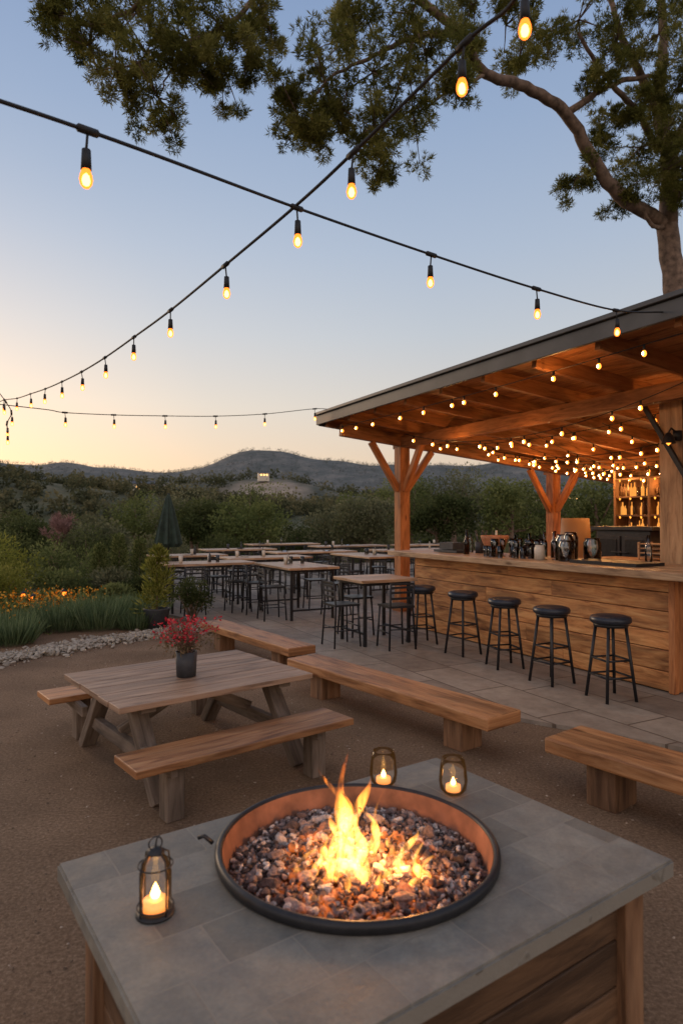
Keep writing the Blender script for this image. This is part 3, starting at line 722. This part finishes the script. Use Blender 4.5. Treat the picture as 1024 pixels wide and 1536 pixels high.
def tongue(x,y,z0,h,R,ph,lean=(0,0)):
    pts=[];rs_=[]
    for i in range(25):
        t=i/24; sw=.034*t*math.sin(6.5*t+ph); sw2=.022*t*math.cos(4.7*t+ph*1.7)
        pts.append((x+sw+lean[0]*t*h,y+sw2+lean[1]*t*h,z0+h*t)); rs_.append(max(.0006,R*(min(1,(t+.04)*3.2)**.6)*(1-t)**.8*(1+.3*math.sin(13*t+ph*2))))
    mb.path(pts,rs_,12,0)
def WL(dx,dy): return (bx+dx*.821+dy*.571, by-dx*.571+dy*.821)
for (dx,dy,h,R,ph,ln) in [(-.035,-.09,.33,.038,.4,.0),(.0,-.07,.26,.034,2.1,.04),(-.065,-.1,.24,.028,3.3,.1),(-.06,-.12,.19,.028,5.1,.12),(-.01,-.13,.19,.025,1.2,0),(-.13,-.1,.14,.018,.1,.5),(.045,-.07,.20,.018,4.2,-.12),(.12,-.12,.15,.018,2.7,.1),(.155,-.13,.10,.018,.9,.15),(-.02,-.18,.13,.018,3.9,-.1),(.085,-.1,.14,.015,5.9,.2),(-.11,-.22,.05,.009,1,0),(.025,-.07,.23,.018,.3,.2),(-.045,-.06,.29,.02,4.4,-.1),(-.165,-.11,.08,.014,2,.4),(.19,-.12,.07,.012,2,.0),(.0,-.16,.15,.02,5.2,.1),(-.09,-.13,.12,.02,.7,.3),(.06,-.17,.08,.014,3,.1),(.13,-.17,.06,.013,4,.1)]:
    x,y=WL(dx,dy); tongue(x,y,.57,h,R,ph,(ln*.821,-ln*.571))
mb.build('flames',[m],ft)
x,y=WL(-.02,-.1)
plight('fire_light',(x,y,.70),4.0,(1,.42,.12),.03,ft)
plight('fire_light',(WL(.12,-.12)[0],WL(.12,-.12)[1],.64),1.5,(1,.4,.1),.012,ft)

ln_=empty('candle_lantern',(-.449,1.59,.6),.5)
mb=MB(); mb.lathe((0,0,0),[(0,0),(.046,0),(.046,.006),(.03,.01),(0,.01)],20,0)
for k in range(4):
    t=k*math.pi/2+.4; c_,s_=math.cos(t),math.sin(t); mb.path([(.042*c_,.042*s_,.005),(.043*c_,.043*s_,.1),(.038*c_,.038*s_,.135),(.018*c_,.018*s_,.15)],.0022,6,0)
for zz,r in ((.118,.041),(.02,.043)): mb.path([(r*math.cos(t*.3142),r*math.sin(t*.3142),zz) for t in range(21)],.002,5,0,False)
mb.lathe((0,0,.146),[(0,.014),(.012,.012),(.022,.002),(.022,0),(0,0)],14,0)
mb.path([(.016*math.cos(t),0,.168+.016*math.sin(t)) for t in [k*.35 for k in range(19)]],.0018,5,0,False)
mb.path([(.0,.0,.158),(.004,.006,.175),(.012,.003,.186)],.002,5,0)
mb.lathe((0,0,.01),[(.036,0),(.038,.02),(.038,.09),(.028,.12),(.02,.13)],20,1)
mb.lathe((0,0,.01),[(0,0),(.029,0),(.029,.024),(0,.022)],16,2); mb.lathe((0,0,.034),[(0,0),(.009,.005),(.012,.014),(.006,.03),(0,.042)],10,3)
mb.build('lantern_body',['black','glow','wick','cflame'],ln_)
plight('candle_light',(0,0,.05),.35,(1,.42,.12),.006,ln_)
for (x,y) in ((.387,2.28),(.15,2.35)):
    e=empty('glass_candle_holder',(x,y,.6)); mb=MB()
    mb.lathe((0,0,0),[(0,.004),(.03,.002),(.046,.02),(.05,.05),(.044,.1),(.038,.125),(.0365,.125),(.042,.1),(.048,.05),(.044,.022),(.03,.006),(0,.006)],24,0)
    mb.lathe((0,0,.008),[(0,0),(.026,0),(.026,.022),(0,.02)],14,1); mb.lathe((0,0,.028),[(0,0),(.007,.004),(.009,.012),(.004,.024),(0,.032)],10,2)
    mb.build('glass',['glow','wick','cflame'],e); plight('candle_light',(0,0,.045),.15,(1,.45,.14),.005,e)

# ---------------------------------------------------------------- overhanging tree
def tree_limb(mb,pts,r0,r1,n=8):
    c=catmull(pts,6); k=len(c); c=[p+Vector((random.uniform(-1,1),random.uniform(-1,1),random.uniform(-1,1)))*.02 for p in c]
    mb.path(c,[r0+(r1-r0)*(i/(k-1))**.8 for i in range(k)],n,0)
ot=empty('overhanging_tree'); mb=MB()
J=(6.51,13.0,7.45)
tree_limb(mb,[(7.0,13.4,-.1),(6.9,13.3,2.5),(6.75,13.1,5.5),J],.3,.2,14)
tree_limb(mb,[J,(5.29,12.4,7.75),(4.57,12,8.35),(4.02,11.6,8.83),(3.12,11,8.9),(2.36,10.6,8.85),(1.87,10.3,9.27),(1.31,10,9.51),(.47,9.6,9.58),(-1.06,9.3,9.24),(-2.4,9,8.9),(-3.43,9.2,8.6),(-4,9.2,8.7)],.14,.02,10)
tree_limb(mb,[J,(6.54,13,8.71),(6.24,12.8,9.78),(6.37,12.8,11.1),(6.1,12.6,12.5)],.19,.06,10)
tree_limb(mb,[(6.54,13,8.71),(6.9,12.8,9.8),(7.1,12.6,11)],.12,.05)
tree_limb(mb,[(6.24,12.8,9.6),(5.6,12.4,10.28),(5.2,12.2,10.9),(4.8,12,11.8)],.1,.04)
tree_limb(mb,[(4.02,11.6,8.83),(4.73,11.8,9.38),(5.49,12,9.75),(6.2,12.2,9.9)],.07,.03)
tree_limb(mb,[(6.3,12.9,8.9),(5.6,12.3,9.3),(4.8,11.8,9.6),(4.2,11.5,10.2)],.08,.03)
tree_limb(mb,[(1.87,10.3,9.27),(1.1,10,9.0),(.48,9.8,8.55),(-.12,9.7,8.2),(-.55,9.7,7.7)],.06,.012)
tree_limb(mb,[(1.1,10,9.0),(.9,9.9,8.2),(.6,9.8,7.4)],.035,.01)
tree_limb(mb,[(2.36,10.6,8.85),(1.7,10.2,8.3),(1.2,9.9,7.8)],.035,.01)
tree_limb(mb,[(-1.06,9.3,9.24),(-1.6,9.3,8.7),(-2.2,9.3,8.4),(-2.9,9.3,8.1),(-3.4,9.3,8.0)],.045,.01)
tree_limb(mb,[(-2.2,9.3,8.4),(-2.5,9.3,7.9),(-2.65,9.3,7.5)],.02,.008)
tree_limb(mb,[J,(6.1,12.7,7.3),(5.6,12.5,7.7),(5.3,12.4,7.7)],.06,.015)
Cl=[(-3.91,9.3,8.77,.42),(-3.63,9.3,8.29,.45),(-3.25,9.3,7.92,.42),(-2.82,9.3,8.2,.58),(-2.63,9.3,7.53,.35),(-2.2,9.3,8.39,.58),(-2.11,9.3,7.95,.38),(-1.63,9.3,8.48,.55),(-1.16,9.3,8.85,.42),(-2.96,9.3,8.77,.6),(-1.73,9.3,8.05,.35),(-4.2,9.3,9.05,.4),(-2.4,9.3,9.0,.5),(-3.5,9.4,9.2,.5),(-1.35,9.3,8.3,.33),
(-.72,9.8,8.05,.36),(-.62,9.8,7.5,.42),(-.42,9.8,7.25,.36),(-.22,9.8,8.05,.55),(.08,9.8,8.75,.55),(.48,9.8,8.25,.6),(.48,9.8,7.45,.45),(.63,9.8,7.0,.33),(1.08,9.8,7.65,.55),(1.28,9.8,8.55,.6),(1.68,9.8,8.05,.44),(1.08,9.8,9.15,.6),(1.88,10.1,8.95,.5),(.28,9.8,9.25,.55),(.0,9.8,7.7,.42),
(2.9,11.4,10.2,.5),(3.6,11.4,10.1,.55),(3.14,11.4,9.62,.33),(4.19,11.4,10.3,.65),(4.89,11.5,9.97,.5),(5.7,11.6,10.2,.55),(4.54,11.5,9.39,.33),(5.24,11.8,8.92,.3),(2.3,11.2,10.4,.5),(5.2,11.6,10.8,.6),(6.2,11.8,10.9,.6),
(4.5,12.4,8.0,.35),(4.95,12.4,8.95,.4),(5.72,12.4,8.6,.58),(6.23,12.3,8.95,.6),(6.1,12.3,8.1,.62),(5.46,12.4,7.8,.36),(6.48,12.4,7.75,.5),(7.0,12.4,8.6,.7),(7.2,12.4,7.9,.5),(6.5,12.2,8.2,.55),(6.4,12.2,9.7,.5),(5.7,12.0,9.4,.38),(6.7,12.2,10.3,.5)]
Cl=np.array(Cl); C=Cl[:,:3].copy(); R=Cl[:,3]
sub=10; P,d,idx,r=cloud(C,R*1.0,sub,.9,.5); P[:,1]+=rng.normal(size=len(P))*.35
SR=R[idx]*rng.uniform(.28,.5,len(P))
for k in range(0,len(P)):
    c_=Vector(C[idx[k]]); mb.path([c_+Vector((0,.05,.1)),c_.lerp(Vector(P[k]),.5)+Vector((0,0,.05)),Vector(P[k])],[.014,.009,.004],5,0,False)
mb.build('trunk_and_limbs',['bark'],ot)
cnt=30
Q,d2,id2,r2=cloud(P,SR,cnt,.85,.55)
brt=rng.random(len(P))[id2]
K=14
base=np.repeat(Q,K,0); dirs=unit(np.repeat(d2,K,0)*.5+rng.normal(size=(len(Q)*K,3))*.55+np.array([0,0,.35]))
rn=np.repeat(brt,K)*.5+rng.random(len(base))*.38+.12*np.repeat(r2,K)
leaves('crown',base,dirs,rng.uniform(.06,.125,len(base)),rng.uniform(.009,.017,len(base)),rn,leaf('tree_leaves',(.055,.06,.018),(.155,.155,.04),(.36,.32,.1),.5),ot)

# ---------------------------------------------------------------- vegetation
GL={}
GL['dark']=leaf('dark_foliage',(.025,.036,.013),(.065,.08,.03),(.13,.145,.055))
GL['mid']=leaf('mid_foliage',(.05,.065,.02),(.13,.155,.052),(.25,.26,.1))
GL['olive']=leaf('olive_foliage',(.055,.06,.028),(.13,.135,.07),(.24,.23,.13))
GL['yel']=leaf('yellow_foliage',(.08,.09,.015),(.19,.2,.04),(.32,.3,.08))
GL['grass']=leaf('ornamental_grass',(.06,.09,.04),(.12,.17,.08),(.22,.27,.14))
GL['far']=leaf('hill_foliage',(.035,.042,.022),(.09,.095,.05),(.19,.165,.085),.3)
def btree(name,x,y,h,r,mat,n=2600,ls=.22):
    zb=float(H(np.array(x*1.),np.array(y*1.))); e=empty(name,(x,y,zb)); mb=MB()
    top=Vector((random.uniform(-.3,.3),random.uniform(-.3,.3),h*.6)); mb.path([(0,0,-.2),top*.5,top],[h*.035,h*.025,h*.012],7)
    k=26; C_=unit(rng.normal(size=(k,3)))*(rng.random((k,1))**.5)*[r*.75,r*.75,h*.36]+[0,0,h*.58]; R_=rng.uniform(.2,.42,k)*r
    for c_ in C_[:9]: mb.path([top*.6,Vector(c_)*.6+top*.2,Vector(c_)],[h*.012,h*.008,h*.003],5)
    mb.build('trunk',['bark'],e)
    P_,d_,i_,r_=cloud(C_,R_,n//k,.8,.4); keep=P_[:,2]>.1
    rn=rng.random(k)[i_]*.45+.4*(P_[:,2]/h)+rng.random(len(P_))*.3-.1  # leaves lightened towards crown top, sky light painted into leaf colour
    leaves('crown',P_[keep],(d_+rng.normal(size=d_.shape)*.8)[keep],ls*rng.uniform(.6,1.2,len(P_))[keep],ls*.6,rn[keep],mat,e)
for (x,y,h,r,mk) in [(-10,33,4.0,2.2,'mid'),(-7.2,32,4.3,2.4,'olive'),(-4.8,34,4.6,2.5,'mid'),(-2.4,36,3.9,2.2,'dark'),(-.6,34,3.6,2,'olive'),(1.6,33,4.4,2.4,'mid'),(3.6,33,5.5,2.4,'mid'),(5.6,32,5.4,2.6,'olive'),(7.6,33,5.1,2.6,'mid'),(10,33,4.6,2.6,'dark'),(12.5,33,5,2.6,'mid'),(15,31,5.5,3,'dark'),
    (-13.5,34,3.8,2.2,'dark'),(-16,32,3.6,2.4,'olive'),(-5.6,25,2.4,1.6,'dark'),(-3.4,24,2.6,1.7,'mid'),(-8.2,22,1.9,1.5,'olive'),(1.0,25,2.6,1.6,'olive'),(3.8,25,2.9,1.7,'dark'),(6.2,24,3.0,1.8,'mid'),(9.5,24,3.4,2,'mid'),(-12.8,26,2.6,1.7,'dark')]:
    btree('broadleaf_tree',x,y,h*random.uniform(.88,1.12),r*random.uniform(.85,1.05),GL[mk],5000,.13)
def bush(name,x,y,h,r,mk,n=2500,ls=.09):
    e=empty(name,(x,y,0)); k=16; C_=unit(rng.normal(size=(k,3)))*rng.random((k,1))**.5*[r*.7,r*.7,h*.32]+[0,0,h*.5]; R_=rng.uniform(.3,.5,k)*min(r,h)
    mb=MB()
    for c_ in C_: mb.path([(0,0,0),Vector(c_)*.5,Vector(c_)],[.02,.012,.004],5)
    mb.build('stems',['bark'],e)
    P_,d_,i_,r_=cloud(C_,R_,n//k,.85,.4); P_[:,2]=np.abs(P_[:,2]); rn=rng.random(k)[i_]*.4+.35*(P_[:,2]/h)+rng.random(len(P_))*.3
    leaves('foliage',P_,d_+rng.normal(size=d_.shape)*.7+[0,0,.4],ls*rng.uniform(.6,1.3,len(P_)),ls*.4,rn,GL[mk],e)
for a in [(-6.6,12.3,1.2,1.0,'yel',4500,.07),(-5.9,11.0,.8,.8,'yel',4000,.06),(-7.8,13.5,1.5,1.3,'yel',4500,.08),(-6.2,14.6,1.1,1.0,'mid',3500,.07),(-5.2,14.2,.9,.9,'mid',3500,.06),(-8.4,15.5,1.5,1.3,'dark'),(-4.3,16.2,1.3,1.0,'olive',3500,.07),(-10,17,1.6,1.5,'mid'),(-6.8,17.5,1.5,1.4,'dark'),(-3.6,20.8,1.3,1.0,'dark'),(-5.4,12.6,.6,.7,'mid'),(-4.6,12.9,.55,.6,'olive'),(-3.9,12.7,.4,.4,'dark'),(-4.9,11.9,.45,.5,'dark'),(-4.0,11.6,.35,.4,'mid')]: bush('shrub',*a)
for (x,y,h,r) in [(-4.75,14.0,1.15,.22),(-5.1,13.8,.95,.2),(-4.4,14.3,1.05,.22),(-4.2,15.2,1.1,.25)]:
    e=empty('columnar_shrub',(x,y,0)); zz=np.linspace(.1,h,12); C_=np.stack([rng.normal(size=12)*.02,rng.normal(size=12)*.02,zz],1); R_=r*(1-.55*(zz/h)**2)
    P_,d_,i_,_=cloud(C_,R_,170,1,.4); leaves('foliage',P_,d_+[0,0,.8],.07,.025,rng.random(len(P_)),GL['mid'],e)
    mb=MB(); mb.tube((0,0,0),(0,0,h*.8),.02,.008); mb.build('stem',['bark'],e)
def grass(name,x,y,h,n,sp,mk='grass'):
    a=rng.random(n)*6.283; r=np.sqrt(rng.random(n))*sp; P_=np.stack([r*np.cos(a),r*np.sin(a),np.zeros(n)],1)
    D_=np.stack([np.cos(a)*rng.uniform(0,.8,n),np.sin(a)*rng.uniform(0,.8,n),np.ones(n)],1)
    return leaves(name,P_,D_,h*rng.uniform(.5,1.15,n),.012,rng.random(n),GL[mk],loc=(x,y,0))
for (x,y,h,sp) in [(-3.45,9.3,.46,.3),(-3.0,9.9,.4,.3),(-3.95,9.2,.44,.3),(-3.6,10,.42,.4),(-4.1,8.15,.38,.25),(-4.65,8.0,.42,.3),(-4.45,8.8,.36,.3),(-3.3,10.7,.35,.35),(-4.4,9.8,.3,.35),(-2.9,9.35,.3,.25)]: grass('ornamental_grass',x,y,h,1000,sp)
e=empty('flower_bed',(-4.75,10.2,0)); n=1600
P_=np.stack([rng.normal(size=n)*.42,rng.normal(size=n)*.55,rng.uniform(.05,.4,n)],1)
leaves('blooms',P_,rng.normal(size=(n,3))+[0,0,.8],.045,.035,rng.random(n),leaf('orange_petals',(.5,.14,.01),(.8,.32,.03),(.85,.5,.1)),e)
n=2600; P_=np.stack([rng.normal(size=n)*.46,rng.normal(size=n)*.6,rng.uniform(.02,.36,n)],1)
leaves('leaves',P_,rng.normal(size=(n,3))+[0,0,.8],.1,.03,rng.random(n),GL['mid'],e)
mb=MB()
for p in ((0,-.1,.3),(-.35,.3,.3),(.3,.3,.33)):
    mb.tube((p[0],p[1],0),(p[0],p[1],p[2]),.012); mb.lathe(p,[(.0,.12),(.05,.08),(.05,.07),(.0,.07)],10,0); mb.lathe(p,[(0,0),(.03,.02),(.03,.06),(0,.07)],10,1); plight('garden_light',(p[0],p[1],p[2]+.035),4,(1,.5,.15),.02,e)
mb.build('garden_lamps',['black','bulb'],e)
e=empty('potted_plant',(-2.62,9.3,0)); mb=MB(); mb.lathe((0,0,0),[(0,0),(.13,0),(.18,.28),(.19,.3),(.165,.3),(.15,.25),(0,.25)],24); mb.build('pot',['pot'],e)
zz=np.linspace(.35,1.1,14); C_=np.stack([rng.normal(size=14)*.05,rng.normal(size=14)*.05,zz],1); R_=.25*(1.05-zz/1.3)
P_,d_,i_,_=cloud(C_,R_,110,1,.6); leaves('foliage',P_,d_*1.2+[0,0,.9],.1,.018,rng.random(len(P_)),GL['yel'],e)
mb=MB(); mb.tube((0,0,.2),(0,0,1.1),.015,.006); mb.build('stem',['bark'],e)
bush('shrub',-2.25,9.9,.75,.35,'dark',2200,.05)
e=empty('closed_umbrella',(-3.44,13,PZ)); mb=MB(); mb.tube((0,0,0),(0,0,2.05),.02,n=8); mb.lathe((0,0,0),[(0,0),(.22,0),(.22,.05),(.04,.08),(.03,.25)],16)
mb.build('pole',['black'],e); mb=MB(); vs=[];n=32
prof=[(.02,2.03),(.05,1.95),(.1,1.75),(.15,1.5),(.19,1.25),(.22,1.05),(.17,.98)]
for r,z in prof:
    for k in range(n):
        q=r*(1+.28*(1 if k%4<2 else -1)*(.3+.7*(2.03-z)/1.05)); t=2*math.pi*k/n; vs.append((q*math.cos(t),q*math.sin(t),z))
fs=[(i*n+k,i*n+(k+1)%n,(i+1)*n+(k+1)%n,(i+1)*n+k) for i in range(len(prof)-1) for k in range(n)]
mb.add(vs,fs,[[(0,0)]*4]*len(fs),0,False); mb.build('canopy',['umb'],e)
e=empty('bare_tree',(-9.6,22,-.1)); mb=MB()
def br(p,d,L,r,lv):
    q=p+d*L; mb.path([p,p.lerp(q,.5)+Vector((random.uniform(-1,1),random.uniform(-1,1),0))*L*.06,q],[r,r*.8,r*.6],4,0,False)
    if lv: 
        for k in range(4 if lv>1 else 6): br(p.lerp(q,random.uniform(.5,1)),(d+Vector((random.gauss(0,.5),random.gauss(0,.5),random.uniform(-.1,.4)))).normalized(),L*random.uniform(.6,.8),r*.56,lv-1)
br(Vector((0,0,0)),Vector((0,0,1)),.82,.1,5); mb.build('branches',['bark2'],e)
pts=catmull([(-5.2,5.9,0),(-4.2,6.7,0),(-3.55,7.5,0),(-2.95,8.35,0),(-2.2,9.0,0),(-1.75,9.35,0)],20)
n=4500; k=rng.integers(0,len(pts),n); PP=np.array([pts[i][:] for i in k]); 
PP[:,0]+=rng.normal(size=n)*.14; PP[:,1]+=rng.normal(size=n)*.14; PP[:,2]=rng.uniform(0,.05,n)
m,nt,out=newmat('pale_stone'); n2=noise(nt,coords(nt,'Object'),30,4); c=mixc(nt,1,ramp(nt,rnd(nt),[(0,(.24,.2,.155)),(1,(.42,.37,.3))]),ramp(nt,n2,[(.3,(.8,)*3),(.7,(1.1,)*3)]),'MULTIPLY'); bsdf(nt,out,c,.9,0,n2,.5,.01)
stones('stone_edging',PP,rng.uniform(.01,.03,n),[m])
n=9000; a=rng.uniform(-.75,.75,n); rr=np.sqrt(rng.random(n))*8+1.2; PP=np.stack([rr*np.sin(a),rr*np.cos(a),np.zeros(n)],1)
m,nt,out=newmat('pebbles'); c=ramp(nt,rnd(nt),[(0,(.1,.065,.04)),(.7,(.24,.16,.1)),(1,(.42,.33,.25))]); bsdf(nt,out,c,.9)
stones('gravel',PP,rng.uniform(.003,.008,n),[m])

# ---------------------------------------------------------------- forested hills
def scatter(n,x0,x1,y0,y1,rmin,rmax,nm,mat,per=70):
    x=rng.uniform(x0,x1,n); y=rng.uniform(y0,y1,n); keep=(np.abs(x)<y*.85)&(np.sin(x*.045+y*.03)+np.sin(y*.07-x*.02)+rng.normal(size=n)*.5>-1.1)&(((x+36)/26)**2+((y-322)/24)**2>1); x=x[keep];y=y[keep]; k=len(x)
    r=rng.uniform(rmin,rmax,k); z=H(x,y)+r*.7; C_=np.stack([x,y,z],1)
    sub=4; S_,_,si,_=cloud(C_,r*.8,sub,1.1,.6); P_,d_,i_,_=cloud(S_,r[si]*.55,per//sub,.95,.35)
    tone=(rng.random(k)*.6)[si][i_]+.3*((P_[:,2]-C_[si][i_][:,2])/r[si][i_])+rng.random(len(P_))*.2+.1  # upper leaves of each tree lightened, painted top light
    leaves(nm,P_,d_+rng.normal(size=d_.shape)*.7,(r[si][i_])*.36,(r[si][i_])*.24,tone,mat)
scatter(1700,-170,40,55,215,1.2,2.7,'hillside_forest',GL['far'],100)
scatter(900,-20,240,60,320,1.5,3.0,'hillside_forest',GL['far'],72)
scatter(2600,-330,260,215,430,2.0,4.0,'hillside_forest',GL['far'],44)
scatter(240,-45,45,38,60,1.2,2.1,'valley_trees',GL['olive'],300)
GL['haze']=leaf('hazed_ridge_foliage',(.09,.098,.088),(.12,.126,.112),(.15,.15,.13),.3)  # pale grey leaf colours with atmospheric haze painted in
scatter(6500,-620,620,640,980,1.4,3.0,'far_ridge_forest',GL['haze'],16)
M['win']=emit('lit_window',(1,.5,.15),4); M['win'].cycles.emission_sampling='NONE'
for (x,y,s_) in ((-62,205,.7),(-74,262,.6),(-40,335,.6),(110,360,1.2),(130,372,1)):
    z=float(H(np.array(x*1.),np.array(y*1.)))+2.2; e=empty('hillside_house',(x,y,z),.3); e.scale=(s_,)*3; mb=MB()
    mb.box((0,0,0),(9,6,7),0); mb.beam((-5,-1.8,4.2),(5,-1.8,4.2),4.4,.2,1,up=(0,-.35,1)); mb.beam((-5,1.8,4.2),(5,1.8,4.2),4.4,.2,1,up=(0,.35,1))
    for k in (-2.5,0,2.5): mb.box((k,-3.05,1.8),(1.2,.1,1.2),2)
    mb.build('house_shell',['cream','roofmetal','win'],e)
